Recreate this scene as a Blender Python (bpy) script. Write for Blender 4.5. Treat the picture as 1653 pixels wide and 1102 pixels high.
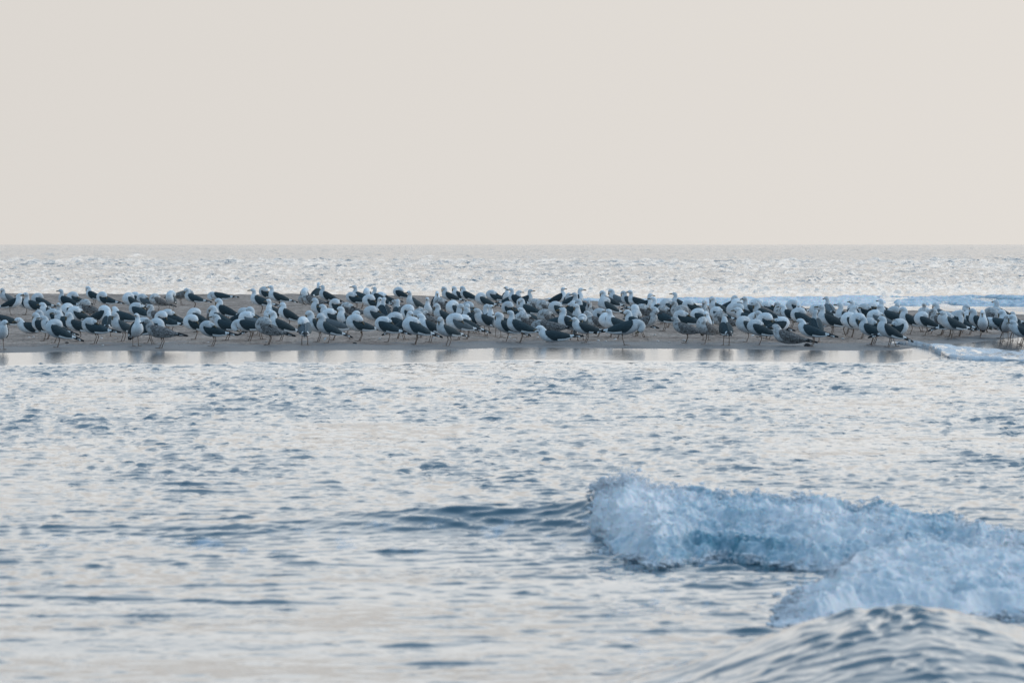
import bpy, math, random
import numpy as np
from mathutils import Vector
R = math.radians
random.seed(7); rng = np.random.default_rng(7)
sc = bpy.context.scene
for o in list(bpy.data.objects): bpy.data.objects.remove(o)
C = sc.collection

# ------------------------------------------------------------------ camera, sky, sun, exposure
H = 1.5            # eye height above the water, metres
F = 9000.0         # focal length in pixels of the 1653 px wide photograph
PX0, PY0 = 826.5, 394.5
cd = bpy.data.cameras.new('camera'); cam = bpy.data.objects.new('camera', cd); C.objects.link(cam)
cd.sensor_width = 36; cd.lens = 36*F/1653
cam.location = (0, 0, H); cam.rotation_euler = (R(90)-math.atan((551-PY0)/F), 0, R(0))
cd.clip_start = 0.5; cd.clip_end = 80000
cd.dof.use_dof = True; cd.dof.focus_distance = 92; cd.dof.aperture_fstop = 11
sc.camera = cam

w = bpy.data.worlds.new('World'); sc.world = w; w.use_nodes = True
nt = w.node_tree; nt.nodes.clear()
N = nt.nodes.new; L = nt.links.new
SUN_EL, SUN_AZ = R(26), R(66)     # soft sun behind the haze, off to the right
sky = N('ShaderNodeTexSky'); sky.sky_type = 'NISHITA'; sky.sun_disc = False
sky.sun_elevation = SUN_EL; sky.sun_rotation = SUN_AZ; sky.dust_density = 3; sky.air_density = 1.2
bg1 = N('ShaderNodeBackground'); bg1.inputs['Strength'].default_value = 0.05
L(sky.outputs[0], bg1.inputs[0])
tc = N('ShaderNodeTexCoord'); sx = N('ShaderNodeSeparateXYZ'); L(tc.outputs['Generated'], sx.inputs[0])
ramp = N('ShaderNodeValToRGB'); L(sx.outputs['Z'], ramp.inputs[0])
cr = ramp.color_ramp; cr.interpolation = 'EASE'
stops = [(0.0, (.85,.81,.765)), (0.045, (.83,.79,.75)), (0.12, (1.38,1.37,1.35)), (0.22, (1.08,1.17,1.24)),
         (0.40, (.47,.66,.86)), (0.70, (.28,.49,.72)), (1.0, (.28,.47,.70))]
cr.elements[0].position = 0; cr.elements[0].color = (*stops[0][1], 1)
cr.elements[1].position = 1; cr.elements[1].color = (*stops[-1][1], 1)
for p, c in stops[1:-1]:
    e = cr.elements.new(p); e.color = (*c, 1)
# the sky behind the camera, away from the glow, is bluer and dimmer
rb = N('ShaderNodeValToRGB'); L(sx.outputs['Z'], rb.inputs[0]); rb.color_ramp.interpolation = 'EASE'
rb.color_ramp.elements[0].color = (.45, .66, .86, 1); rb.color_ramp.elements[1].color = (.28, .47, .70, 1)
az = N('ShaderNodeMapRange'); az.interpolation_type = 'SMOOTHSTEP'; az.inputs['From Min'].default_value = -.45; az.inputs['From Max'].default_value = .75
L(sx.outputs['Y'], az.inputs[0])
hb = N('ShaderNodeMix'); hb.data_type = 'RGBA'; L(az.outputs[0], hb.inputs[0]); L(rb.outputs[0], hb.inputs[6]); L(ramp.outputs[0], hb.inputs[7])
# a broad faint unevenness of the haze
nz = N('ShaderNodeTexNoise'); nz.inputs['Scale'].default_value = 2.2; nz.inputs['Detail'].default_value = 2
L(tc.outputs['Generated'], nz.inputs['Vector'])
mr = N('ShaderNodeMapRange'); mr.inputs['To Min'].default_value = .97; mr.inputs['To Max'].default_value = 1.03
L(nz.outputs[0], mr.inputs[0])
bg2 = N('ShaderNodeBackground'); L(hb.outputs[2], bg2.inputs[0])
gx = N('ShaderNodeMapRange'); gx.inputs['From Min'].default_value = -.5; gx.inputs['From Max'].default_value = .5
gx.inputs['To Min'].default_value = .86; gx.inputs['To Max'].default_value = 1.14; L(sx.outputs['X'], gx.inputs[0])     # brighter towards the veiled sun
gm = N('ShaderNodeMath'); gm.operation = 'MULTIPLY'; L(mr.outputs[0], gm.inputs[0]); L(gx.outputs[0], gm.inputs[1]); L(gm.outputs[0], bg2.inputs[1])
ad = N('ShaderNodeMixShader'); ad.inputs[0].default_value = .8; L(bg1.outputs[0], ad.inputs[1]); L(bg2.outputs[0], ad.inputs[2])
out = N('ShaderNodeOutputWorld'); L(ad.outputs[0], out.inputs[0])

sl = bpy.data.lights.new('sun', 'SUN'); sl.energy = 0.8; sl.angle = R(60); sl.color = (1, .93, .84)
so = bpy.data.objects.new('sun', sl); C.objects.link(so)
sd = Vector((math.sin(SUN_AZ)*math.cos(SUN_EL), math.cos(SUN_AZ)*math.cos(SUN_EL), math.sin(SUN_EL)))
so.rotation_euler = sd.to_track_quat('Z', 'Y').to_euler(); so.location = (20, 60, 30)
vs = sc.view_settings; vs.view_transform = 'Standard'; vs.look = 'None'; vs.exposure = 0.1; vs.gamma = 1
vs.use_curve_mapping = False

# ------------------------------------------------------------------ helpers
def tag(o, label=None, cat=None, group=None, kind=None):
    if label: o['label'] = label
    if cat: o['category'] = cat
    if group: o['group'] = group
    if kind: o['kind'] = kind
    return o
def mesh_obj(name, verts, faces, mat, parent=None, smooth=True, midx=None):
    me = bpy.data.meshes.new(name)
    me.from_pydata([tuple(v) for v in verts], [], [tuple(f) for f in faces])
    for m in (mat if isinstance(mat, (list, tuple)) else [mat]): me.materials.append(m)
    if midx is not None: me.polygons.foreach_set('material_index', midx)
    if smooth: me.polygons.foreach_set('use_smooth', [True]*len(me.polygons))
    me.update()
    o = bpy.data.objects.new(name, me); C.objects.link(o)
    if parent: o.parent = parent
    return o
def grid_mesh(name, V, mat, attrs=None):
    """V: (rows, cols, 3) array"""
    r, c = V.shape[:2]
    me = bpy.data.meshes.new(name)
    me.vertices.add(r*c); me.vertices.foreach_set('co', V.reshape(-1).astype(np.float32))
    i = np.arange(r-1)[:, None]*c + np.arange(c-1)[None, :]
    q = np.stack([i, i+1, i+c+1, i+c], -1).reshape(-1, 4)
    n = len(q)
    me.loops.add(n*4); me.loops.foreach_set('vertex_index', q.reshape(-1).astype(np.int32))
    me.polygons.add(n); me.polygons.foreach_set('loop_start', (np.arange(n)*4).astype(np.int32))
    me.polygons.foreach_set('loop_total', np.full(n, 4, np.int32))
    me.polygons.foreach_set('use_smooth', np.ones(n, bool))
    me.update(calc_edges=True)
    for k, a in (attrs or {}).items():
        at = me.attributes.new(k, 'FLOAT', 'POINT'); at.data.foreach_set('value', a.reshape(-1).astype(np.float32))
    me.materials.append(mat)
    o = bpy.data.objects.new(name, me); C.objects.link(o)
    return o
_P = rng.permutation(256); _P = np.concatenate([_P, _P, _P])
_G = rng.normal(size=(256, 3)); _G /= np.linalg.norm(_G, axis=1, keepdims=True)
def perlin(x, y, z):
    xi, yi, zi = np.floor(x).astype(int), np.floor(y).astype(int), np.floor(z).astype(int)
    fx, fy, fz = x-xi, y-yi, z-zi
    xi &= 255; yi &= 255; zi &= 255
    u, v, t = [f*f*f*(f*(f*6-15)+10) for f in (fx, fy, fz)]
    def g(i, j, k):
        h = _P[_P[_P[(xi+i) & 255] + ((yi+j) & 255)] + ((zi+k) & 255)]
        a = _G[h]; return a[..., 0]*(fx-i) + a[..., 1]*(fy-j) + a[..., 2]*(fz-k)
    l = lambda a, b, w_: a + w_*(b-a)
    return l(l(l(g(0,0,0), g(1,0,0), u), l(g(0,1,0), g(1,1,0), u), v),
             l(l(g(0,0,1), g(1,0,1), u), l(g(0,1,1), g(1,1,1), u), v), t)
def fbm(x, y, z, n=4, g=.5):
    s = 0; a = 1; f = 1
    for _ in range(n):
        s = s + a*perlin(x*f, y*f, z*f+17.3*_); a *= g; f *= 2.03
    return s
def ss(a, b, x):
    t = np.clip((x-a)/(b-a), 0, 1); return t*t*(3-2*t)
def pxu(px): return (np.asarray(px, float)-PX0)/F           # tangent of the bearing
def dist(py, z=0.0): return F*(H-z)/(np.asarray(py, float)-PY0)

# ------------------------------------------------------------------ materials
def mat(name, col, rough=.8, spec=.5, ior=None):
    m = bpy.data.materials.new(name); m.use_nodes = True
    b = m.node_tree.nodes['Principled BSDF']
    b.inputs['Base Color'].default_value = (*col, 1); b.inputs['Roughness'].default_value = rough
    b.inputs['Specular IOR Level'].default_value = spec
    if ior: b.inputs['IOR'].default_value = ior
    return m, m.node_tree, b
def noise(nt, scale, detail=3, vec=None, rough=.5, coord='Object'):
    n = nt.nodes.new('ShaderNodeTexNoise'); n.inputs['Scale'].default_value = scale
    n.inputs['Detail'].default_value = detail; n.inputs['Roughness'].default_value = rough
    if vec is None:
        t = nt.nodes.new('ShaderNodeTexCoord'); vec = t.outputs[coord]
    nt.links.new(vec, n.inputs['Vector']); return n.outputs[0]
def scaled(nt, s, coord='Object'):
    t = nt.nodes.new('ShaderNodeTexCoord'); m = nt.nodes.new('ShaderNodeMapping'); m.inputs['Scale'].default_value = s
    nt.links.new(t.outputs[coord], m.inputs[0]); return m.outputs[0]
def rampn(nt, src, stops):
    r = nt.nodes.new('ShaderNodeValToRGB'); nt.links.new(src, r.inputs[0]); e = r.color_ramp.elements
    while len(e) < len(stops): e.new(.5)
    for k, (p, c) in enumerate(stops):
        e[k].position = p; e[k].color = (*c, 1) if len(c) == 3 else c
    return r.outputs[0]
def math_(nt, op, a, b=None):
    n = nt.nodes.new('ShaderNodeMath'); n.operation = op
    for k, v in enumerate((a, b)):
        if v is None: continue
        if isinstance(v, (int, float)): n.inputs[k].default_value = v
        else: nt.links.new(v, n.inputs[k])
    return n.outputs[0]
def mixc(nt, fac, a, b):
    n = nt.nodes.new('ShaderNodeMix'); n.data_type = 'RGBA'
    if isinstance(fac, (int, float)): n.inputs[0].default_value = fac
    else: nt.links.new(fac, n.inputs[0])
    for k, v in ((6, a), (7, b)):
        if isinstance(v, tuple): n.inputs[k].default_value = (*v, 1)
        else: nt.links.new(v, n.inputs[k])
    return n.outputs[2]
def bump(nt, b, src, strength, dist_):
    n = nt.nodes.new('ShaderNodeBump'); n.inputs['Strength'].default_value = strength; n.inputs['Distance'].default_value = dist_
    nt.links.new(src, n.inputs['Height']); nt.links.new(n.outputs[0], b.inputs['Normal']); return n
def attr(nt, name):
    a = nt.nodes.new('ShaderNodeAttribute'); a.attribute_name = name; return a.outputs['Fac']

FOAM = (.74, .80, .84)
# sea water: dark body, mirror surface, fine ripples, a broken film of foam where the attribute allows it
m_water, t, b = mat('sea_water', (.024, .088, .130), .035, .5, 1.33)
def crests(sc_, lo, w_, det=2):      # sharp short crests between flat troughs
    n = noise(t, 1, det, scaled(t, sc_), .55)
    return math_(t, 'MULTIPLY', math_(t, 'POWER', math_(t, 'MAXIMUM', math_(t, 'SUBTRACT', n, lo), 0), 1.4), w_)
gate = math_(t, 'ADD', .35, math_(t, 'MULTIPLY', noise(t, 1, 2, scaled(t, (.8, .12, 1))), 1.2))
hgt = math_(t, 'ADD', math_(t, 'MULTIPLY', gate, math_(t, 'ADD', crests((10, 3.6, 3), .55, 3.6), crests((24, 10, 7), .55, .9))),
            math_(t, 'MULTIPLY', math_(t, 'ADD', crests((3.0, 1.2, 1), .48, 6.0), math_(t, 'ADD', crests((.8, .25, .3), .48, 13.0), crests((.25, .09, .2), .46, 34.0))), attr(t, 'farness')))
bp = bump(t, b, hgt, 1, .035)
t.links.new(attr(t, 'ripple'), bp.inputs['Strength'])
fn = noise(t, 1, 6, scaled(t, (5.5, 1.5, 2)), .68)
ff = rampn(t, math_(t, 'ADD', fn, math_(t, 'SUBTRACT', attr(t, 'foam'), .5)), [(.52, (0,0,0)), (.66, (.62,.62,.62))])
b2 = t.nodes.new('ShaderNodeBsdfPrincipled'); b2.inputs['Base Color'].default_value = (.56, .67, .78, 1); b2.inputs['Roughness'].default_value = .6
t.links.new(bp.outputs[0], b2.inputs['Normal'])
ms = t.nodes.new('ShaderNodeMixShader'); t.links.new(ff, ms.inputs[0]); t.links.new(b.outputs[0], ms.inputs[1]); t.links.new(b2.outputs[0], ms.inputs[2])
t.links.new(ms.outputs[0], t.nodes['Material Output'].inputs[0])

# churned foam of the breakers: white curds, thinner where the noise lets blue-green water through; its contrast also paints in shade and highlights
m_foam, t, b = mat('breaker_foam', FOAM, .95, .08)
fa = noise(t, 5.5, 6, None, .62); fb = noise(t, 34, 6, None, .78)
fm = math_(t, 'ADD', math_(t, 'MULTIPLY', fa, .5), math_(t, 'ADD', math_(t, 'MULTIPLY', fb, .5), math_(t, 'SUBTRACT', attr(t, 'foam'), .5)))
col = rampn(t, fm, [(.28, (.14, .30, .38)), (.39, (.40, .54, .62)), (.485, (.72, .77, .81)), (.58, (.94, .92, .92))])
t.links.new(col, b.inputs['Base Color'])
b.inputs['Subsurface Weight'].default_value = .5; b.inputs['Subsurface Radius'].default_value = (.01, .02, .025); b.inputs['Subsurface Scale'].default_value = 1
bump(t, b, fb, .6, .014)

m_spray, t, b = mat('spray_drops', (.86, .86, .88), .8, .2)

# sand: damp greyish brown, darker and glossier low down at the waterline
m_sand, t, b = mat('sand', (.24, .20, .17), .9, .3)
s1 = noise(t, 1, 5, scaled(t, (1.6, .5, 1)), .6); s2 = noise(t, 1, 4, scaled(t, (9, 2.2, 6)), .72); s3 = noise(t, 1, 2, scaled(t, (24, 4.5, 12)), .6)
dry = rampn(t, math_(t, 'ADD', math_(t, 'MULTIPLY', s1, .5), math_(t, 'MULTIPLY', s2, .5)), [(.36, (.18,.132,.108)), (.5, (.35,.268,.218)), (.62, (.52,.41,.34))])
spk = rampn(t, s3, [(.32, (.35,.35,.35)), (.42, (1,1,1)), (.62, (1,1,1)), (.70, (1.6,1.6,1.6))])
mm = t.nodes.new('ShaderNodeMix'); mm.data_type = 'RGBA'; mm.blend_type = 'MULTIPLY'; mm.inputs[0].default_value = 1
t.links.new(dry, mm.inputs[6]); t.links.new(spk, mm.inputs[7])
wet = rampn(t, math_(t, 'ADD', attr(t, 'wet'), math_(t, 'MULTIPLY', math_(t, 'SUBTRACT', s1, .5), 1.6)), [(.35, (0,0,0)), (.65, (1,1,1))])
t.links.new(mixc(t, wet, mm.outputs[2], (.15, .135, .13)), b.inputs['Base Color'])
mir = rampn(t, math_(t, 'ADD', attr(t, 'mirror'), math_(t, 'MULTIPLY', math_(t, 'SUBTRACT', s2, .5), .35)), [(.47, (0,0,0)), (.53, (1,1,1))])
t.links.new(mixc(t, mir, mixc(t, wet, mm.outputs[2], (.15, .135, .13)), (.07, .068, .07)), b.inputs['Base Color'])
t.links.new(mixc(t, mir, math_(t, 'SUBTRACT', .92, math_(t, 'MULTIPLY', wet, .42)), (.12, .12, .12)), b.inputs['Roughness'])
t.links.new(math_(t, 'ADD', .3, math_(t, 'MULTIPLY', mir, .35)), b.inputs['Specular IOR Level'])
bs = bump(t, b, math_(t, 'ADD', s2, s3), .8, .02)
t.links.new(math_(t, 'SUBTRACT', .8, math_(t, 'MULTIPLY', mir, .66)), bs.inputs['Strength'])

# ------------------------------------------------------------------ the sandbar
f_px = [-2500, 0, 400, 820, 1000, 1200, 1440, 1500, 1560, 1620, 1700, 2600]
ZW = .105            # height of the waterline edge of the dry sand; a wet mirror slope runs down from it
f_d = dist([571, 569, 566.5, 561.5, 562.5, 564.5, 564, 559, 553, 547, 541, 520], ZW)
b_px = [-2500, 0, 500, 700, 850, 1000, 1200, 1400, 1653, 1760, 2600]
b_d = np.array([156, 152, 150, 146, 139, 130, 122, 116, 110, 106, 104])*.955
def sand_front(u): return np.interp(PX0+F*np.asarray(u), f_px, f_d)
def sand_back(u): return np.interp(PX0+F*np.asarray(u), b_px, b_d)
def sand_z(x, y):
    x = np.asarray(x, float); y = np.asarray(y, float); u = x/y
    wob = .8*np.sin(x*.9)+.5*np.sin(x*2.3+1)
    df = sand_front(u)+wob*.6; db = sand_back(u)+wob
    t = y-df
    z = ZW+np.where(t > 0, .006*ss(0, .6, t)+.115*(1-np.exp(-np.maximum(t, 0)/17)), .025*np.maximum(t, -3.6)-.05*np.clip(-t-3.6, 0, 20))
    k = ss(db-1, db+9, y)
    z = z*(1-k) + k*(-.35)
    right = ss(1640, 2300, PX0+F*u)
    return z - right*.25
ico = [(-.53,0,.85),(.53,0,.85),(-.53,0,-.85),(.53,0,-.85),(0,.85,.53),(0,.85,-.53),(0,-.85,.53),(0,-.85,-.53),(.85,.53,0),(-.85,.53,0),(.85,-.53,0),(-.85,-.53,0)]
icf = [(0,4,1),(0,9,4),(9,5,4),(4,5,8),(4,8,1),(8,10,1),(8,3,10),(5,3,8),(5,2,3),(2,7,3),(7,10,3),(7,6,10),(7,11,6),(11,0,6),(0,1,6),(6,1,10),(9,0,11),(9,11,2),(9,2,5),(7,2,11)]
ico = np.array(ico)
ys = np.concatenate([np.arange(66, 92, .15), np.arange(92, 150, .35), np.arange(150, 176, 1.)])
us = np.concatenate([np.linspace(-.55, -.105, 40)[:-1], np.linspace(-.105, .105, 620), np.linspace(.105, .40, 30)[1:]])
Y, U = np.meshgrid(ys, us, indexing='ij'); X = U*Y
Z = sand_z(X, Y)
wetv = 1-ss(ZW+.012, ZW+.045, Z)
dfv = sand_front(U)+.6*(.8*np.sin(X*.9)+.5*np.sin(X*2.3+1)); mirror = .5+np.clip(-(Y-dfv)*.8, -.5, .5)
Z = Z + ss(ZW+.002, ZW+.03, Z)*(.010*fbm(X*1.1, Y*.35, Z*0+3, 3) + .014*fbm(X*5, Y*2.2, Z*0+8, 3))
sandbar = grid_mesh('sandbar', np.stack([X, Y, Z], -1), m_sand, {'wet': wetv, 'mirror': mirror})
tag(sandbar, 'low grey brown sandbar crossing the sea', kind='structure')

# ------------------------------------------------------------------ the sea
rows = []
d = 14.0
while d < 72: rows.append(d); d += min(.058, max(.030, d*d/F/H*.45))
while d < 84: rows.append(d); d += .35
while d < 126: rows.append(d); d += .5
while d < 148: rows.append(d); d += .16
while d < 500: rows.append(d); d *= 1.0033
while d < 4000: rows.append(d); d *= 1.009
while d < 60000: rows.append(d); d *= 1.07
rows = np.array(rows)
us = np.concatenate([-np.geomspace(2.0, .112, 26)[:-1], np.linspace(-.112, .112, 410), np.geomspace(.112, 2.0, 26)[1:]])
Y, U = np.meshgrid(rows, us, indexing='ij'); X = U*Y; PXg = PX0+F*U

def wavefield(X, Y, lam, n, seed, spread=.6, base=-math.pi/2):
    r = np.random.default_rng(seed); h = np.zeros_like(X)
    for _ in range(n):
        l = lam*math.exp(r.uniform(-.45, .45)); a = base + r.normal()*spread; k = 2*math.pi/l
        h += np.sin(k*(X*math.cos(a)+Y*math.sin(a)) + r.uniform(0, 6.28))*l/lam
    return h/math.sqrt(n/2)
def peaky(h, p=2.0, t=.25):      # flat troughs, narrow crests
    q = np.maximum(h-t, 0)**p
    return 1.15*np.tanh(q/1.15)
sub = slice(None)
near = rows < 84
hgt = np.zeros_like(X)
Xn, Yn = X[near], Y[near]
patch = ss(-.55, .35, fbm(Xn*.55, Yn*.10, Xn*0+2, 3))         # gusty patches
calmnear = .22+.78*ss(20, 40, Yn)                                        # nearer water is smoother and longer
warp = .15*fbm(Xn*1.3, Yn*.8, Xn*0+5, 2)
h1 = wavefield(Xn+warp, Yn, .15, 30, 3, .9); h2 = wavefield(Xn, Yn+warp, .29, 24, 4, .8); h3 = wavefield(Xn, Yn, 2.2, 12, 5, .4); h5 = wavefield(Xn+warp, Yn, .60, 18, 14, .6)
h4 = wavefield(Xn, Yn, .17, 16, 9, .7)
g = ss(72.5, 70.0, Yn + .6*np.sin(Xn*1.1) + .4*np.sin(Xn*3)) if False else 1-ss(72.6, 74.2, Yn+.5*np.sin(Xn*1.1)+.3*np.sin(Xn*3))
amp = .35+.65*patch
hn = g*( .0125*amp*(.15+.85*calmnear)*peaky(h1, 1.2, .66) + .0135*amp*(.35+.65*calmnear)*peaky(h2, 1.3, .86) + .013*amp*peaky(h5, 1.5, 1.0) + .006*h3)
# calm wet sheen along the bar
hn += (1-g)*.0016*h2*(1-ss(76, 83, Yn))
# --- foreground breaker: the swell that carries it
ca_px = [200, 500, 760, 900, 975, 1012, 1060, 1150, 1290, 1370, 1480, 1560, 1610, 1653, 1800, 2400]
ca_d  = [29.3, 28.9, 28.7, 28.6, 28.5, 28.5, 28.4, 28.3, 28.1, 27.9, 27.4, 27.0, 26.7, 26.4, 25.6, 24.0]
ca_py = [846, 838, 828, 814, 799, 785, 799, 811, 816, 826, 836, 853, 869, 884, 915, 965]
def crestA(px):
    dd = np.interp(px, ca_px, ca_d); py = np.interp(px, ca_px, ca_py)
    return dd, np.maximum(H-dd*(py-PY0)/F, .0)
px = PXg[near]
dc, zc = crestA(px); zc = zc*ss(-300, 700, px)
fr = 1.45
prof = np.where(Yn < dc, np.clip(1-(dc-Yn)/fr, 0, 1)**1.5, np.exp(-((Yn-dc)/1.5)**2))
zA = zc*prof
# --- the smooth swell close to the camera
Xh, Yh = Xn, Yn
cx = np.interp(Xn, [-3, -.4, .35, .56, .77, .97, 1.15, 1.34, 1.5, 1.7, 2.2, 4], [0, .0, .02, .06, .135, .205, .25, .272, .25, .205, .15, .08])
yc = 18.5+.35*np.sin(Xn*1.3)
zH = cx*np.where(Yn < yc, np.exp(-((yc-Yn)/2.6)**2), np.exp(-((Yn-yc)/.85)**2))
face = ss(.02, .2, zA)*(Yn < dc) 
# long slanting rills drawn up the wave faces
def rill(X, Y, seed, a): return wavefield(X*1.0, Y*1.0, .26, 14, seed, .28, a)
hn += zA + zH + zH*.050*ss(-.25, .35, fbm(Xn*2.6, Yn*1.5, Xn*0+51, 2))*peaky(wavefield(Xn+warp*1.6, Yn+.1*fbm(Xn*4, Yn*3, Xn*0+77, 2), .105, 30, 21, .85, -math.pi*.66), 1.2, .35) + zH*.020*peaky(wavefield(Xn, Yn, .36, 12, 22, .45, -math.pi*.66), 1.3, .4)
hn += .013*ss(.015, .10, zA)*peaky(wavefield(Xn, Yn, .22, 18, 33, .4, -math.pi*.64), 1.2, 0)
# low wave line across the left foreground
lw = np.exp(-((Yn-(28.6+.25*np.sin(Xn*1.7)))/.5)**2)*ss(1050, 700, px) if False else np.exp(-((Yn-(28.9+.25*np.sin(Xn*1.7)))/.55)**2)*(1-ss(700, 950, px))
hn += .06*ss(-.35, .35, fbm(Xn*1.1, Yn*.6, Xn*0+19, 2))*lw*(.5+.5*np.clip(fbm(Xn*1.4, Yn*.5, Xn*0+9, 2)+.5, 0, 1.4))
hgt[near] = hn
far = ~near
Xf, Yf = X[far], Y[far]
lf = ss(84, 150, Yf)
cal = (1-ss(150, 124, Yf)) if False else ss(104, 150, Yf)
far_fade = 1/(1+(Yf/1400)**2)
pf = .35+.65*ss(-.3, .4, fbm(Xf*.12, Yf*.02, Xf*0+4, 3))
hf = lf*(.022*pf*peaky(wavefield(Xf, Yf, 1.1, 14, 6, .6), 1.5, .1)*np.clip(1-(Yf-150)/500, 0, 1) + .045*pf*cal*peaky(wavefield(Xf, Yf, 3.0, 14, 7, .6), 1.5, .1)*.6
         + .10*cal*wavefield(Xf, Yf, 9.0, 12, 8, .5)*ss(170, 420, Yf)*.8)
def curt(lx, ly, s): return np.maximum(fbm(Xf/lx, Yf/ly, Xf*0+s, 2)+.05, 0)**1.2*1.6
fl = ss(148, 175, Yf)*(.55+.6*pf)
hf += fl*(.13*curt(.34, 1.1, 31)*(1-ss(350, 700, Yf)) + .26*curt(1.1, 3.0, 37)*ss(200, 450, Yf)*(1-ss(1200, 2200, Yf)) + .34*curt(4.0, 12., 41)*ss(600, 1300, Yf))
# second surf line behind the bar
pxf = PXg[far]
def crestB(px): return 138.5+1.2*np.sin(np.asarray(px)*.006), np.interp(px, [600, 760, 830, 900, 1000, 1150, 1300, 1420, 1520, 1620, 1800, 2600], [0, .13, .22, .15, .10, .12, .15, .19, .17, .21, .21, .18])
dB, zB = crestB(pxf)
zBp = zB*np.where(Yf < dB, np.clip(1-(dB-Yf)/3.0, 0, 1)**1.2, np.exp(-((Yf-dB)/3.0)**2))
hf += zBp
hgt[far] = hf*(1-ss(3500, 6000, Yf))
foam = np.zeros_like(X); ripple = np.ones_like(X)
foam[near] = np.clip(.36*(1-ss(27, 37, Yn)) + .18*np.exp(-((Yn-27.6)/1.2)**2) + .12*ss(900, 1000, px)*(1-ss(26.5, 28.5, Yn)), 0, .60)*.9
foam[near] *= 1-.45*ss(.05, .2, zH)
foam[far] = np.where(Yf < 139, .44*ss(760, 1000, pxf)*ss(122, 131, Yf) + .35*ss(1350, 1600, pxf)*(Yf < 126), 0)
ripple[near] = g*(.30+.70*ss(26, 45, Yn)) + (1-g)*1.1
ripple[far] = np.where(Yf < 84, 1.1, 1.0+1.8*ss(150, 220, Yf))
foam[near] += 0
farness = ss(150, 260, Y)+.25*ss(100, 150, Y)
sea = grid_mesh('sea', np.stack([X, Y, hgt], -1), m_water, {'foam': foam, 'ripple': ripple, 'farness': np.clip(farness, 0, 1)})
tag(sea, 'pale rippled sea running out to the horizon', kind='structure')

# ------------------------------------------------------------------ breaker foam
def foam_sheet(name, label, px0, px1, nu, nv, back, front, zfun, amp, fo, scale=1.0, slant=0, tail=0, xend=0, head=0):
    pu = np.concatenate([np.linspace(px0, px1, nu), np.linspace(px1, xend, 60)[1:]]) if xend else np.linspace(px0, px1, nu); v = np.linspace(0, 1, nv)
    Vv, Pu = np.meshgrid(v, pu, indexing='ij')
    Pu = Pu + slant*(.5-Vv)*(1-ss(0, .35, (Pu-px0)/(px1-px0))) + (20*perlin(Vv*9, Vv*0+px0*.37, Vv*0)+12*perlin(Vv*31, Vv*0+px0*.37, Vv*0+4))*(1-ss(0, .2, (Pu-px0)/(px1-px0)))
    D = back(Pu)*(1-Vv) + front(Pu)*Vv
    Xs = pxu(Pu)*D; Zs = zfun(Pu, D, Vv)
    e = ss(0, .06, Vv)*(1-ss(.95, 1, Vv))*ss(0, .05, (Pu-px0)/(px1-px0))
    q = 1/scale
    big = fbm(Xs*4.2*q, D*2.6*q, Zs*5*q, 3); bil = np.abs(fbm(Xs*8*q+7+.4*big, D*5*q, Zs*9*q+3, 3, .42)); fine = fbm(Xs*38*q, D*26*q, Zs*36*q, 2, .5)
    dz = amp*e*(1.15*big + 1.45*(.42-bil) + .24*fine)
    dy = -amp*e*(1.3*fbm(Xs*6*q+31, D*4*q, Zs*6*q, 3, .42))
    dx = amp*e*.9*fbm(Xs*7*q+60, D*5*q, Zs*7*q, 3, .42)
    if head: dz = dz-.10*(1-ss(0, .25, ss(0, head, (Pu-px0)/(px1-px0))*1.7-.35+1.2*perlin(Xs*5, D*2.2, D*0+6)))
    if xend: dz = dz-.45*ss(px1+150, xend, Pu)
    V = np.stack([Xs+dx, D+dy, Zs+dz+.006*e-.02*(1-ss(0, .05, e))-(.45*ss(0, .25, ss(1-tail, 1, (Pu-px0)/(px1-px0))*1.5-.15+1.1*perlin(Xs*.9, D*.5, D*0+6)-.1)+.2*(1-ss(0, .04, Vv)) if tail else 0)], -1)
    o = grid_mesh(name, V, m_foam, {'foam': fo(Pu, Vv, e)})
    o['rows'] = nv
    return tag(o, label, 'wave foam', None, 'stuff')
tA_px = [905, 985, 1020, 1060, 1150, 1230, 1300, 1370, 1450, 1653, 1800]
tA_d = dist([862, 893, 905, 914, 903, 908, 920, 917, 915, 912, 912])
def backA(p): return np.interp(p, ca_px, ca_d)+.12
def frontA(p): return np.minimum(np.interp(p, tA_px, tA_d), backA(p)-.3) + .09*np.sin(p*.05)+.05*np.sin(p*.13)
def zA_f(p, D, v):
    dc, zc = crestA(p)
    base = zc*np.clip(1-(dc-D)/np.maximum(dc-frontA(p), .3), 0, 1.02)**.9
    return np.where(D > dc, zc*np.exp(-((D-dc)/1.2)**2), base) + .02*np.sin(np.pi*np.clip(v, 0, 1))
fA = foam_sheet('wave_foam', 'tumbling white foam of the breaking wave at the right', 925, 1760, 580, 210, backA, frontA, zA_f, .072,
    lambda P, v, e: .50+.05*np.sin(P*.02)+.10*(np.exp(-((P-1010)/50)**2))-.10*(v > .8)-.13*(1-ss(.0, .22, v))*ss(1090, 1250, P), slant=26, xend=2700, head=.11)
bB_px = [1262, 1300, 1340, 1400, 1460, 1560, 1653, 1800]
bB_d = [22.3, 23.0, 23.9, 25.4, 26.3, 26.0, 25.7, 25]
tB_d = [21.95, 22.0, 22.1, 22.2, 22.2, 22.2, 22.3, 22.3]
def backB(p): return np.interp(p, bB_px, bB_d)
def frontB(p): return np.interp(p, bB_px, tB_d) + .05*np.sin(p*.06)
def zB_f(p, D, v):
    return .135*ss(0, .35, (p-1262)/300.)*np.sin(np.pi*np.clip(v, .0, 1))**.6*(.55+.45*v) + .015
fB = foam_sheet('wave_foam', 'low spreading white water in front of the breaker', 1262, 1790, 380, 360, backB, frontB, zB_f, .060,
    lambda P, v, e: .54+0*P, xend=2700)
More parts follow.
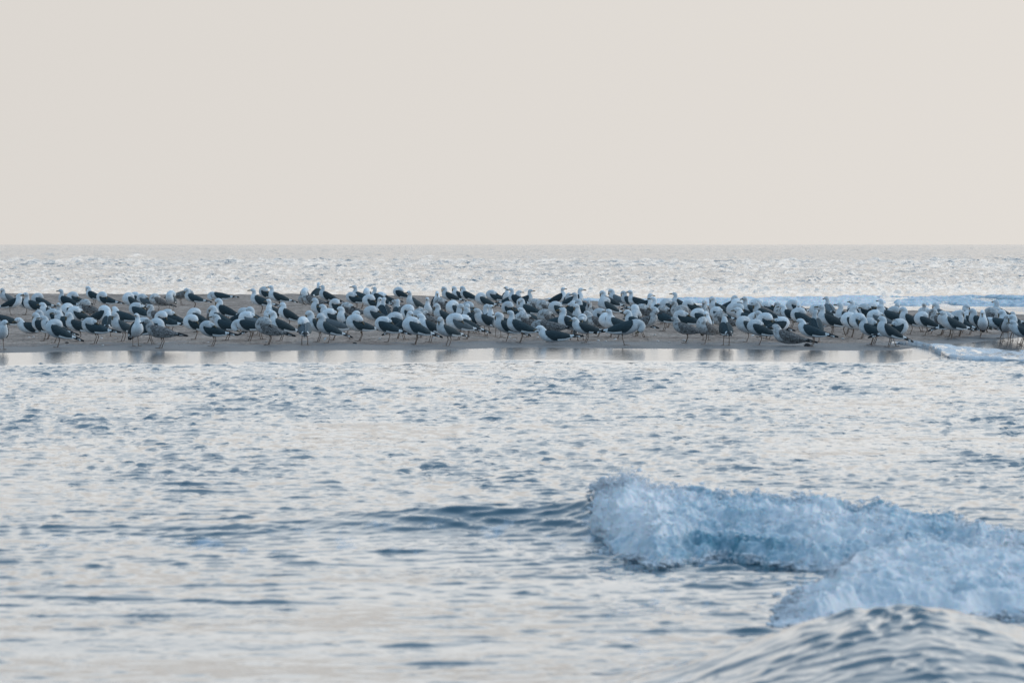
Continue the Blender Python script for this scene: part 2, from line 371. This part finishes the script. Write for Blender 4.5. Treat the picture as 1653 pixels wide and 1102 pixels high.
# froth: ragged specks and clots torn from the sheets, thickest along crest and toe
def froth(sheet, n, label, rmax):
    co = np.zeros(len(sheet.data.vertices)*3, np.float32); sheet.data.vertices.foreach_get('co', co); co = co.reshape(-1, 3)
    rows_ = sheet['rows']; cols_ = len(co)//rows_; co = co.reshape(rows_, cols_, 3)
    rr = rng.random(n); vv_ = np.where(rr < .30, np.abs(rng.normal(size=n))*.05, np.where(rr < .65, 1-np.abs(rng.normal(size=n))*.05, rng.random(n)))
    uu = np.where(rng.random(n) < .12, np.abs(rng.normal(size=n))*.03, rng.random(n)*.98)
    i_ = np.clip((vv_*(rows_-1)).astype(int), 0, rows_-1); j_ = np.clip((uu*(cols_-61)).astype(int), 0, cols_-1)
    base = co[i_, j_]; keep = base[:, 2] > -.015; base = base[keep]; vv_ = vv_[keep]; m = len(base)
    rad = np.minimum(.0022+rng.exponential(.0028, m), rmax)
    off = rng.normal(size=(m, 3))*np.array([.022, .045, .006]); off[:, 1] -= np.where(vv_ > .8, .05, 0)*rng.random(m)
    off[:, 2] = np.abs(rng.normal(size=m))*np.where(vv_ < .12, .016, .005)
    c = base+off; c[:, 2] = np.where(vv_ > .85, np.maximum(c[:, 2]*.4, .002), c[:, 2])
    sh = ico[None]*(1+.3*rng.normal(size=(m, 12, 1)))*rad[:, None, None]*np.array([1.5, 1.5, .8])
    V = (sh+c[:, None]).reshape(-1, 3); Fz = (np.array(icf)[None]+12*np.arange(m)[:, None, None]).reshape(-1, 3)
    me = bpy.data.meshes.new('froth'); me.from_pydata(V.tolist(), [], Fz.tolist()); me.materials.append(m_spray)
    me.polygons.foreach_set('use_smooth', [True]*len(me.polygons))
    o = bpy.data.objects.new('froth', me); C.objects.link(o); return tag(o, label, 'froth', None, 'stuff')
froth(fA, 9000, 'white froth torn loose along the crest and foot of the breaker', .011)
froth(fB, 8000, 'specks of froth at the edge of the spreading white water', .011)
# foam of the surf line behind the bar
def backC(p): return crestB(p)[0]+.5
def frontC(p): return crestB(p)[0]-1.8-1.2*ss(900, 1200, p)+.5*np.sin(p*.03)+.4*np.sin(p*.071)
def zC_f(p, D, v):
    dc, zc = crestB(p); return zc*np.clip(1-(dc-D)/3.0, 0, 1)**1.1*1.0+.03*np.sin(np.pi*v)
fC = foam_sheet('surf_foam', 'thin line of white surf breaking behind the flock', 880, 1900, 700, 70, backC, frontC, zC_f, .055,
    lambda P, v, e: .50+.12*np.exp(-((P-1370)/60)**2)+.05*np.exp(-((P-1240)/60)**2)-.03*ss(1450, 1580, P), 2.2, tail=.2)
# thin wash of foam sliding in over the sand at the right
pu = np.linspace(1437, 1900, 300); v = np.linspace(0, 1, 60)
Vv, Pu = np.meshgrid(v, pu, indexing='ij')
top = dist(np.interp(Pu, [1437, 1480, 1560, 1653, 1900], [556.6, 555.2, 554.2, 552.2, 548]), .12); bot = dist(np.interp(Pu, [1437, 1500, 1530, 1570, 1653, 1900], [557.2, 561.5, 566.5, 570.5, 573.5, 576]), .10)
D = top*(1-Vv)+bot*Vv; Xs = pxu(Pu)*D
D += .25*np.sin(Xs*2.2)*Vv
gz = np.maximum(sand_z(Xs, D), 0)
Zs = gz+.012+.05*np.exp(-((Vv-.93)/.05)**2)*ss(1437, 1480, Pu)+.02*np.clip(fbm(Xs*3, D*.8, D*0, 3), -.4, 1)
Zs[-1] -= .07; Zs[0] -= .03; Zs[:, 0] -= .02
m_wash, t, b = mat('wash_foam', (.7, .76, .8), .45, .5)
wn = noise(t, 1, 6, scaled(t, (5, 1.2, 3)), .7)
wc = rampn(t, wn, [(.42, (.08, .13, .17)), (.52, (.50, .55, .60)), (.64, (.82, .83, .84))]); t.links.new(wc, b.inputs['Base Color'])
t.links.new(rampn(t, wn, [(.44, (.06, .06, .06)), (.56, (.6, .6, .6))]), b.inputs['Roughness']); bump(t, b, wn, .5, .02)
wash = grid_mesh('wash_foam', np.stack([Xs, D, Zs], -1), m_wash)
tag(wash, 'thin sheet of foamy wash sliding over the sand at the right', 'wash', None, 'stuff')

# droplets thrown up by the breaker
vv, ffc = [], []
nd = 0
for k in range(1500):
    p = 1022+rng.normal()*26 if k < 750 else rng.uniform(985, 1700)
    dc_, zc_ = crestA(p)
    hh = abs(rng.normal())*(.040 if k < 750 else .022)
    r_ = min(.0012+rng.exponential(.0013), .006)
    dd = dc_ + rng.normal()*.12 - (.25 if k >= 750 and rng.random() < .5 else 0)
    c_ = np.array([pxu(p)*dd, dd, float(zc_)+.01+hh]); 
    vv.append(ico*r_+c_); ffc += [(a+nd, b_+nd, c2+nd) for a, b_, c2 in icf]; nd += 12
spray = mesh_obj('spray', np.concatenate(vv), ffc, m_spray)
tag(spray, 'fine spray drops thrown up from the breaking crest', 'spray', None, 'stuff')
# ------------------------------------------------------------------ gulls
def plumage(name, stops, scale, spec=.25, rough=.75, stretch=(1, 1, 1)):
    m, t, b = mat(name, stops[0][1], rough, spec)
    n = noise(t, scale, 4, scaled(t, stretch), .65)
    c = rampn(t, n, stops)
    oi = t.nodes.new('ShaderNodeObjectInfo')
    k = math_(t, 'ADD', .82, math_(t, 'MULTIPLY', oi.outputs['Random'], .36))
    mu = t.nodes.new('ShaderNodeVectorMath'); mu.operation = 'SCALE'; t.links.new(c, mu.inputs[0]); t.links.new(k, mu.inputs['Scale'])
    t.links.new(mu.outputs[0], b.inputs['Base Color']); bump(t, b, n, .5, .006)
    return m
M_white = plumage('white_plumage', [(.30, (.60, .64, .67)), (.55, (.78, .81, .83)), (.7, (.86, .87, .88))], 16)
M_streak = plumage('streaked_plumage', [(.34, (.22, .21, .20)), (.46, (.48, .48, .48)), (.6, (.64, .65, .65))], 30)
M_slate = plumage('slate_feathers', [(.35, (.020, .038, .046)), (.62, (.042, .066, .078))], 30, stretch=(1, 2, 4))
M_grey = plumage('grey_feathers', [(.35, (.09, .12, .135)), (.62, (.16, .19, .21))], 30, stretch=(1, 2, 4))
M_brown = plumage('mottled_feathers', [(.36, (.055, .052, .050)), (.5, (.14, .13, .125)), (.6, (.28, .275, .27))], 55)
M_black, _, _ = mat('black_primaries', (.012, .014, .016), .6, .3)
M_tip, _, _ = mat('white_feather_edge', (.72, .73, .73), .7, .2)
M_leg, _, _ = mat('leg_skin', (.20, .135, .10), .5, .4)
M_bill, _, _ = mat('bill_horn', (.13, .095, .045), .4, .5)
M_billd, _, _ = mat('dark_bill', (.03, .028, .028), .4, .5)
M_eye, _, _ = mat('eye', (.01, .01, .01), .15, .6)

TORSO = [(-.205, 0, .212, .026, .014), (-.165, 0, .214, .040, .030), (-.11, 0, .219, .062, .052), (-.04, 0, .228, .078, .071),
         (.035, 0, .240, .083, .080), (.095, 0, .262, .072, .073)]
NECK = {
 'A': [(.124,0,.306,.052),(.127,0,.346,.037),(.130,0,.384,.0305),(.146,0,.416,.034),(.170,0,.417,.029),(.190,0,.409,.017)],
 'H': [(.130,0,.302,.058),(.136,0,.335,.049),(.146,0,.362,.040),(.166,0,.376,.036),(.190,0,.373,.030),(.209,0,.364,.017)],
 'D': [(.122,0,.310,.056),(.121,0,.352,.044),(.134,0,.388,.037),(.160,.008,.400,.034),(.178,.014,.380,.029),(.186,.016,.360,.018)],
 'P': [(.110,0,.308,.066),(.090,.012,.342,.060),(.056,.028,.348,.062),(.022,.046,.332,.056),(.004,.060,.324,.036),(-.010,.066,.306,.020)],
 'S': [(.106,0,.302,.068),(.088,.008,.328,.062),(.056,.018,.330,.064),(.022,.028,.322,.056),(-.004,.034,.330,.032),(-.022,.037,.320,.017)],
 'G': [(.140,0,.292,.060),(.176,0,.286,.050),(.200,.008,.258,.041),(.196,.018,.222,.037),(.178,.026,.200,.031),(.160,.032,.188,.017)],
}
PITCH = {'A': 9, 'H': 6, 'D': 12, 'P': 9, 'S': 7, 'G': -4, 'T': -3}
def catmull(pts, n):
    pts = np.array(pts, float); P = np.vstack([2*pts[0]-pts[1], pts, 2*pts[-1]-pts[-2]]); o = []
    for i in range(1, len(P)-2):
        for k in range(n):
            t = k/n; a, b, c, d = P[i-1], P[i], P[i+1], P[i+2]
            o.append(.5*((2*b)+(c-a)*t+(2*a-5*b+4*c-d)*t*t+(3*b-a-3*c+d)*t**3))
    o.append(P[-2]); return np.array(o)
def sweep(ctrl, n=4, seg=14, rnd=None, jit=0):
    c = catmull(ctrl, n); pos = c[:, :3]; w_, h_ = np.maximum(c[:, 3], .004), np.maximum(c[:, 4], .004)
    T = np.gradient(pos, axis=0); T /= np.linalg.norm(T, axis=1, keepdims=True)
    up = np.array([0, 0, 1.]); vs_, fs = [], []
    for i in range(len(pos)):
        up = up - T[i]*up.dot(T[i]); up /= np.linalg.norm(up); side = np.cross(T[i], up)
        for k in range(seg):
            a = 2*math.pi*k/seg; j = 1+(rnd.normal()*jit if rnd is not None else 0)
            vs_.append(pos[i]+(side*math.cos(a)*w_[i]+up*math.sin(a)*h_[i])*j)
    r = len(pos)
    for i in range(r-1):
        for k in range(seg):
            fs.append((i*seg+k, i*seg+(k+1) % seg, (i+1)*seg+(k+1) % seg, (i+1)*seg+k))
    fs.append(tuple(range(seg))[::-1]); fs.append(tuple((r-1)*seg+k for k in range(seg)))
    return np.array(vs_), fs, pos, T
def rotm(V, deg, c=(0, 0, .232)):
    a = R(deg); V = np.array(V, float)-c     # positive pitch lifts the breast (+x) and drops the tail
    x = V[..., 0]*math.cos(a)-V[..., 2]*math.sin(a); z = V[..., 0]*math.sin(a)+V[..., 2]*math.cos(a)
    return np.stack([x, V[..., 1], z], -1)+c
def wing_mesh(side):
    xs = np.concatenate([np.linspace(.105, -.19, 15), np.linspace(-.215, -.325, 6)]); nj = 8
    tt = catmull(TORSO, 6); tt = tt[np.argsort(tt[:, 0])]
    outer, inner = [], []
    n = len(xs)
    for i, x in enumerate(xs):
        s = i/(n-1)
        zc_, w_, h_ = [np.interp(x, tt[:, 0], tt[:, k]) for k in (2, 3, 4)]
        if x < -.19:
            q = (-.19-x)/.135; zc_ = .213-.018*q; w_ = .032*(1-q)+.006; h_ = .022*(1-q)+.006
        o = .009
        lo = np.interp(s, [0, .06, .2, .5, .72, .85, 1], [20, -16, -38, -42, -30, -28, -30])
        hi = np.interp(s, [0, .06, .15, 1], [62, 78, 89, 89])
        for V, off in ((outer, o), (inner, -.002)):
            for j in range(nj):
                ph = R(hi+(lo-hi)*j/(nj-1))
                V.append((x - .012*(j/(nj-1))*(s > .3), side*((w_+off)*math.cos(ph)+.0008), zc_+(h_+off)*math.sin(ph)-.004*(off < 0)))
    V = np.array(outer+inner); fs = []; mi = []; m = len(outer)
    for i in range(n-1):
        for j in range(nj-1):
            a = i*nj+j; f = (a, a+1, a+nj+1, a+nj); fs.append(f if side > 0 else f[::-1])
            x = xs[i]
            k = 0
            if i >= 15: k = 1 if i not in (17,) or j < 4 else 2
            elif i >= 13 and j >= 2: k = 2 if i == 13 or j < 5 else 1
            elif j == nj-2 and 6 <= i < 13: k = 2
            mi.append(k)
            f = (m+a, m+a+nj, m+a+nj+1, m+a+1); fs.append(f if side > 0 else f[::-1]); mi.append(0 if i < 15 else 1)
    ring = [i*nj for i in range(n)]+[(n-1)*nj+j for j in range(1, nj)]+[i*nj+nj-1 for i in range(n-2, -1, -1)]+[j for j in range(nj-2, 0, -1)]
    for a, b_ in zip(ring, ring[1:]+ring[:1]):
        f = (a, b_, m+b_, m+a); fs.append(f[::-1] if side > 0 else f); mi.append(0)
    return V, fs, mi
def cone(p0, p1, r0, r1, seg=8, hook=None):
    return sweep([(*p0, r0, r0), (*(np.array(p0)*.5+np.array(p1)*.5), r0*.62+r1*.3, r0*.7+r1*.3), (*p1, r1, r1)], 2, seg)
def leg_mesh(side, bend, lift=0):
    hip = (-.012, side*.034, .185); knee = (-.022+bend, side*.036, .105); ank = (.004+bend*.4, side*.038, .012)
    V, F_, _, _ = sweep([(*hip, .012, .012), (hip[0]*.4+knee[0]*.6, hip[1], .135, .0052, .0052), (*knee, .0048, .0048), (knee[0]*.5+ank[0]*.5, ank[1], .058, .0046, .0046), (*ank, .0055, .0055), (ank[0]+.006, ank[1], .004, .006, .004)], 2, 7)
    V = list(V); b0 = len(V); y0 = ank[1]; x0 = ank[0]
    foot = [(x0-.010, y0, .002), (x0+.046, y0-.026, .002), (x0+.036, y0-.012, .002), (x0+.056, y0, .002), (x0+.036, y0+.012, .002), (x0+.046, y0+.026, .002)]
    V += foot + [(a, b_, .008) for a, b_, c_ in foot]
    F2 = [tuple(b0+k for k in (0, 5, 4, 3, 2, 1)), tuple(b0+6+k for k in range(6))]+[(b0+k, b0+(k+1) % 6, b0+6+(k+1) % 6, b0+6+k) for k in range(6)]
    return np.array(V), F_+F2
protos = {}
def make_gull(pose, var, shade):
    rnd = np.random.default_rng(hash((ord(pose[0]), var)) % 9999)
    root = bpy.data.objects.new('gull', None); root.empty_display_size = .1; C.objects.link(root)
    sit = pose == 'T'; key = 'H' if sit else pose
    neck = [list(p) for p in NECK[key]]
    sgn = 1 if var % 2 == 0 else -1
    turn = {'A': 1, 'H': 1, 'D': .6}.get(key, 0)*[0, -35, 30, 12][var % 4]
    stretch = [1.0, .93, 1.07, .98][var % 4]
    nb = np.array(neck[0][:3])
    for p in neck:
        p[1] *= sgn
        if key in 'AHD':
            p[2] = nb[2]+(p[2]-nb[2])*stretch
    if turn:   # turn the head on top of the neck
        piv = np.array([neck[2][0]-.002, 0]); a = R(turn)
        for p in neck[3:]:
            dx, dy = p[0]-piv[0], p[1]-piv[1]
            p[0] = piv[0]+dx*math.cos(a)-dy*math.sin(a); p[1] = piv[1]+dx*math.sin(a)+dy*math.cos(a)
    pitch = PITCH[pose]+[0, 7, -5, 3][var % 4]
    plump = [1, 1.06, .97, 1.03][var % 4]
    tor = [(a, b_, c_, w_*plump, h_*plump) for a, b_, c_, w_, h_ in TORSO]
    ctrl = tor+[(p[0], p[1], p[2], p[3]*.96, p[3]) for p in neck]
    V, F_, pos, T = sweep(ctrl, 4, 14, rnd, .012)
    drop = -.128 if sit else -.024
    fin = lambda A: rotm(A, pitch)+np.array([0, 0, drop])
    coat = M_streak if shade == 'J' else M_white
    mesh_obj('body', fin(V), F_, coat, root)
    # tail fan
    tv = []; 
    for zz in (.004, -.004):
        for (x, y) in ((-.17, 0), (-.17, .026), (-.262, .040), (-.272, .016), (-.272, -.016), (-.262, -.040), (-.17, -.026)): tv.append((x, y, .208+zz-.02*(-.17-x)))
    tf = [tuple(range(7)), tuple(range(13, 6, -1))]+[(k, 7+k, 7+(k+1) % 7, (k+1) % 7) for k in range(7)]
    mesh_obj('tail', fin(tv), tf, coat, root, smooth=False)
    up_m = {'K': M_slate, 'G': M_grey, 'J': M_brown}[shade]
    for s in (1, -1):
        V, F_, mi = wing_mesh(s)
        V[:, 1] *= plump
        if s < 0: V[:, 2] += .0015
        mesh_obj('wing', fin(V), F_, [up_m, M_black, M_tip if shade != 'J' else M_brown], root, midx=mi)
    p1 = pos[-1]; d1 = T[-1]
    if key == 'D': d1 = np.array([-.15, 0, -1.])
    if key in 'AH': d1 = np.array([d1[0], d1[1], -.22])
    d1 = d1/np.linalg.norm(d1); p0 = p1-d1*.008
    V, F_, _, _ = sweep([(*p0, .0115, .0125), (*(p0+d1*.028), .008, .0095), (*(p0+d1*.046), .0065, .009), (*(p0+d1*.058-np.array([0, 0, .004])), .003, .004)], 2, 8)
    mesh_obj('bill', fin(V), F_, M_billd if shade == 'J' else M_bill, root)
    hc = pos[-6]; ht = T[-5]; lat = np.cross(ht, (0, 0, 1.)); 
    if np.linalg.norm(lat) < .2: lat = np.array([0, 1., 0])
    lat /= np.linalg.norm(lat)
    for s in (1, -1):
        ec = pos[-5]+lat*s*neck[4][3]*.88+np.array([0, 0, .008])
        mesh_obj('eye', fin(ico*.0052+ec), icf, M_eye, root)
    if not sit:
        lift = var == 3
        for s in (1, -1):
            if lift and s > 0: continue
            V, F_ = leg_mesh(s, [.0, .008, -.006, .0][var])
            V[:, 2] *= .87; mesh_obj('leg', V, F_, M_leg, root)
    hmax = max(np.array(v.co)[2] for c_ in root.children for v in c_.data.vertices)
    return root, hmax
def copy_gull(src):
    r = src.copy(); C.objects.link(r)
    for ch in src.children:
        c_ = ch.copy(); C.objects.link(c_); c_.parent = r
    return r

# each entry: zoom x of the feet, zoom y of the top of the bird, pose, facing, plumage (default dark-backed)
# poses: A alert, H relaxed, D head bowed, P preening over its back, S head laid on its back, G head down to the belly, T lying
CAT = [
 (0, 7.871, """95 195 D FL G;150 262 H R;330 275 H L;450 250 A L;520 258 P L;650 378 H L;860 210 A L;960 240 P L;1190 170 D L;1350 240 P L;775 380 A F;
  900 385 P L;1000 425 S L;1130 335 P L J;1270 408 P R;70 468 H L;10 600 H F;420 570 T L;545 505 D L;690 622 H L;610 472 D L;730 455 S L;740 590 P L;
  1000 500 D L;1210 570 S L;1370 482 H B;1560 585 D FL;1580 430 T L;870 642 H L"""),
 (205, 7.871, """60 250 P L;140 243 S L;240 268 S L G;400 265 S L J;160 378 S L;560 225 P F G;690 214 G R J;850 195 D L;1190 242 G L;1260 325 D L;
  390 402 D L J;570 462 S L;500 485 P L;110 515 A F;260 560 S L;430 590 H L J;320 660 P R;900 448 P L;870 528 P L;1090 610 S L;1090 432 P F J;
  1190 415 D L;1270 525 H L;1440 437 P R;1560 585 G L;1590 488 S L G"""),
 (410, 7.871, """90 200 A L;165 175 P L;310 162 A L;270 335 A FL;440 375 D L;50 430 D FL;90 462 D R;190 560 P L J;345 480 D L;645 556 P B G;645 190 S F G;
  750 275 G L J;790 122 A B;940 160 A L;850 320 D L;990 400 H L;1080 328 P L;1010 452 S L;1010 512 H L G;820 480 D L;950 520 D L;1240 375 S L J;
  1170 428 D FL;1200 482 D R;1345 525 P L;1290 245 S L;1370 160 A L;1450 192 S F;1600 180 A L;1500 275 P L;1620 310 A F;1540 420 S L"""),
 (615, 7.871, """50 245 S L;250 180 P L;430 230 A FL;50 312 A B;220 328 A B;290 345 H L J;400 402 P L;560 450 S L J;610 312 A F;700 232 D F;800 390 D L;
  800 312 S L J;290 478 D R;220 500 P L;445 556 S L;510 482 P L;630 590 H L;80 548 S L;850 560 D FL;880 178 D L;1000 170 D L;1110 166 D L;960 350 P L;
  960 392 D F;1090 390 D F;1160 366 P L G;990 512 P L G;1100 530 S L;1230 385 A R;1310 252 P L;1350 540 A F G;1450 220 S L;1600 172 A F;1360 430 H L;
  1490 495 S F G;1600 506 D L;1190 600 H L"""),
 (820, 7.871, """40 225 H R;130 195 A L;195 210 A R;50 362 P L;180 330 P F;270 322 D L;290 442 H L;400 325 P L J;490 342 S L J;160 465 A L;250 500 S L J;
  520 455 S L J;5 500 H L;590 530 G R;540 600 G L J;600 670 T L;630 187 A R;760 250 S F;825 192 A R;950 252 A L;650 362 S L;795 355 S R;890 392 D F;
  810 435 H L;985 330 D L;1095 348 D FL J;920 500 S B;800 500 A L;990 602 H L;1150 485 H L J;1210 450 P L;1290 225 D L;1270 305 P L;1400 205 D L G;
  1550 230 D L;1660 221 A L;1400 442 A L;1580 400 S F G;1310 500 S L;1620 470 P F;1470 590 G R"""),
 (1025, 7.871, """85 262 A R;150 396 S L J;110 456 H R J;20 470 D L;340 305 A L;370 432 H L;450 325 P L;580 250 A FL;420 415 S L J;600 360 D L J;725 345 S L;
  640 410 P L J;650 475 S L;650 560 H L J;845 450 P L;900 487 D F;920 560 S FL J;910 350 D F J;1070 300 D L;1090 430 S L;1140 492 S L J;1160 556 H B;
  1180 287 D R;1340 325 S L;1510 302 A L;1580 325 P L;1650 355 D L;1300 380 P L;1370 386 P L;1460 440 H L;1590 500 P L;1440 550 S L;1590 590 S L"""),
 (1230, 7.871, """50 360 H L J;110 366 S L;100 500 P L;270 372 D L J;430 340 P L;380 402 H L;510 440 P L;200 550 S R;60 592 D L;340 645 T L J;490 382 D F;
  640 575 H L;690 470 A B;860 302 A B G;750 400 S L;880 562 A L;1090 546 A L;1060 415 A R;1150 480 P L;1170 345 A F;1225 382 S L;1270 510 P L;1390 551 D L;
  1360 390 S L;1490 470 S L G;1600 336 A L;1440 378 S L;1620 550 D L;1430 572 S L"""),
 (1435, 7.583, """70 560 S R;30 392 H L;110 362 D F;110 410 P L;270 416 D L;385 410 P R;440 362 A F;450 485 P L;660 366 D L G;640 450 D L J;770 430 D R;
  870 386 D R;520 452 S L J;870 510 P L;745 530 S L G;660 580 H L;780 586 H L;900 602 S L G;1000 460 P L;1200 425 P R J;1150 455 D F;1120 550 D L;
  1400 336 A L;1455 425 H L;1550 432 A F;1370 602 G L;1490 515 D L;1620 516 D L;1645 600 H L;1430 520 H F"""),
]
YAW = {'L': 180, 'R': 0, 'F': -90, 'B': 90, 'FL': -142}
entries = []
for x0, k, txt in CAT:
    for it in txt.split(';'):
        f = it.split()
        entries.append(dict(px=x0+float(f[0])/k, top=440+float(f[1])/k, pose=f[2], face=f[3], shade=f[4] if len(f) > 4 else 'K'))
entries.sort(key=lambda e: (e['px'], e['top']))
placed = []
r_ = random.Random(11)
for n_, e in enumerate(entries):
    var = r_.choice([0, 0, 1, 2, 3] if e['pose'] != 'T' else [0, 1, 2])
    if e['pose'] in 'AG' and var == 3: var = 1
    key = (e['pose'], var, e['shade'])
    if key not in protos:
        g, hm = make_gull(*key); protos[key] = (g, hm); first = True
    else:
        g, hm = protos[key]; g = copy_gull(g); first = False
    s = {'A': 1.0, 'G': 1.02, 'T': 1.0}.get(e['pose'], .95)*r_.uniform(.95, 1.06)
    u = float(pxu(e['px'])); kk = (e['top']-PY0)/F; d_ = 110.
    for _ in range(12):
        gz_ = max(float(sand_z(u*d_, d_)), -.03); d_ = (H-hm*s-gz_)/kk
    dmin, dmax = float(sand_front(u))+.2, float(sand_back(u))-1.5
    if e['px'] > 1480: dmin = 83
    d_ = min(max(d_, dmin), dmax)
    while any(abs(q[1]-d_) < .42 and abs(q[0]-u*d_) < .42 for q in placed): d_ -= .45
    x_ = u*d_; placed.append((x_, d_))
    z_ = float(sand_z(x_, d_)) 
    g.location = (x_, d_, max(z_, -.03)+.002); g.scale = (s*1.17, s*1.07, s)
    g.rotation_euler = (0, 0, R(YAW[e['face']]+r_.uniform(-24, 24)))
    e.update(obj=g, d=d_, x=x_, var=var, feet=PY0+F*(H-z_)/d_)
# labels
def ordn(n):
    w_ = ['first','second','third','fourth','fifth','sixth','seventh','eighth','ninth','tenth','eleventh','twelfth']
    if n <= 12: return w_[n-1]
    return '%d%s' % (n, 'th' if 10 <= n % 100 <= 20 else {1: 'st', 2: 'nd', 3: 'rd'}.get(n % 10, 'th'))
LOOK = {'K': 'dark-backed', 'G': 'grey-backed', 'J': 'brown mottled'}
POSE = {'A': 'alert with head raised', 'H': 'with neck drawn in', 'D': 'with head bowed',
        'P': 'preening its back', 'S': 'resting head on back', 'G': 'bending head to belly', 'T': 'lying on the sand'}
FACE = {'L': 'facing left', 'R': 'facing right', 'F': 'facing the viewer', 'B': 'facing the sea', 'FL': 'turned half forward'}
def row_of(e):
    f = e['feet']
    return 'front edge' if f > 544 else 'front half' if f > 527 else 'middle' if f > 511 else 'back'
groups = {}
for e in entries: groups.setdefault((e['shade'], e['pose'], e['face'], row_of(e)), []).append(e)
for (sh, po, fa, ro), es in groups.items():
    es.sort(key=lambda e: e['x']/e['d'])
    where = {'front edge': 'by near waterline', 'front half': 'in front half', 'middle': 'in mid flock', 'back': 'at the back'}[ro]
    for i, e in enumerate(es):
        base = '%s gull %s %s' % (LOOK[sh], POSE[po], where)
        if len(es) == 1: lab = '%s gull %s, %s, %s' % (LOOK[sh], POSE[po], FACE[fa], where)
        elif i == 0: lab = 'leftmost %s gull %s, %s, %s' % (LOOK[sh], POSE[po], FACE[fa], where)
        elif i == len(es)-1: lab = 'rightmost %s gull %s, %s, %s' % (LOOK[sh], POSE[po], FACE[fa], where)
        else: lab = '%s gull %s, %s, %s, %s such from left' % (LOOK[sh], POSE[po], FACE[fa], where, ordn(i+1))
        e['label'] = lab
assert len({e['label'] for e in entries}) == len(entries)
print('gulls', len(entries), 'protos', len(protos), 'longest', max(len(e['label'].split()) for e in entries))
for e in entries: tag(e['obj'], e['label'], 'gull', 'gulls resting on the sandbar')

# ------------------------------------------------------------------ small things on the sand
def at(px, py):
    u = float(pxu(px)); d_ = 84.
    for _ in range(12): d_ = (H-float(sand_z(u*d_, d_)))/((py-PY0)/F)
    return u*d_, d_, float(sand_z(u*d_, d_))
M_stone, t, b = mat('dark_stone', (.03, .028, .028), .7); bump(t, b, noise(t, 60), .6, .01)
M_shell, t, b = mat('shell', (.72, .68, .64), .4)
def lump(name, px, py, sx_, sy_, sz_, m, rot=0, seed=0):
    rn = np.random.default_rng(seed); V, Fs = [], []
    for i in range(7):
        th = math.pi*i/6
        for k in range(10):
            a = 2*math.pi*k/10; j = 1+rn.normal()*.09*(0 < i < 6)
            V.append((sx_*math.sin(th)*math.cos(a)*j, sy_*math.sin(th)*math.sin(a)*j, sz_*(math.cos(th)*j*(.5 if math.cos(th) < 0 else 1))))
    for i in range(6):
        for k in range(10): Fs.append((i*10+k, (i+1)*10+k, (i+1)*10+(k+1) % 10, i*10+(k+1) % 10))
    o = mesh_obj(name, V, Fs, m); o.location = (*at(px, py)[:2], at(px, py)[2]+sz_*.35); o.rotation_euler = (0, 0, rot); return o
tag(lump('stone', 1303, 558.5, .048, .06, .030, M_stone, .2, 1), 'dark lone stone on bare sand near the waterline', 'stone')
tag(lump('stone', 573+0, 554.5, .032, .04, .014, M_stone, .6, 2), 'small flat dark stone at the waterline below the gulls', 'stone')
tag(lump('stone', 108, 553.8, .028, .04, .014, M_stone, .1, 3), 'small dark stone at the left beside the wet sand', 'stone')
# a curled white feather by the gull's feet
fv, ff_ = [], []
for i in range(9):
    s = i/8; wd = .022*math.sin(math.pi*min(1, s*1.05+.04))
    c_ = np.array([.05*s+.02*s*s, 0, .012+.11*s-.05*s*s])
    for q in (-1, -.4, .4, 1): fv.append(c_+np.array([-.01*abs(q), q*wd, .006*abs(q)]))
for i in range(8):
    for k in range(3): ff_.append((i*4+k, i*4+k+1, i*4+k+5, i*4+k+4))
fe = mesh_obj('feather', fv, ff_, M_tip); x_, y_, z_ = at(524, 551.5); fe.location = (x_, y_, z_); fe.rotation_euler = (0, 0, R(60)); fe.scale = (.8, .8, .8)
md = fe.modifiers.new('thickness', 'SOLIDIFY'); md.thickness = .004
tag(fe, "upright white feather on the sand beside a gull's feet", 'feather')
shells = [(47,545),(54,544),(112,531),(164,546),(186,546.5),(166,557.5),(121,548),(700,546),(823,544.5),(831,548),(868,545),(917,549.5),(942,546),(966,550),(978,551),
 (993,548),(1057,541),(1062,551),(1080,553),(1105,550),(1200,549),(1215,542),(1361,547),(1417,549),(1110,552.5),(1353,544),(640,549),(613,547),(430,552),(336,553)]
base_shell = None
for i, (px_, py_) in enumerate(shells):
    if base_shell is None: o = base_shell = lump('shell', px_, py_, .020, .026, .009, M_shell, .4, 5)
    else:
        o = base_shell.copy(); C.objects.link(o); a_ = at(px_, py_); o.location = (a_[0], a_[1], a_[2]+.004)
        o.rotation_euler = (r_.uniform(-.3, .3), r_.uniform(-.3, .3), r_.uniform(0, 6)); o.scale = [r_.uniform(.6, 1.25)]*3
    tag(o, '%s from the left of the tiny pale shell fragments scattered on bare sand' % ordn(1+sum(q[0] < px_ for q in shells)), 'shell', 'shell fragments scattered on the sand')
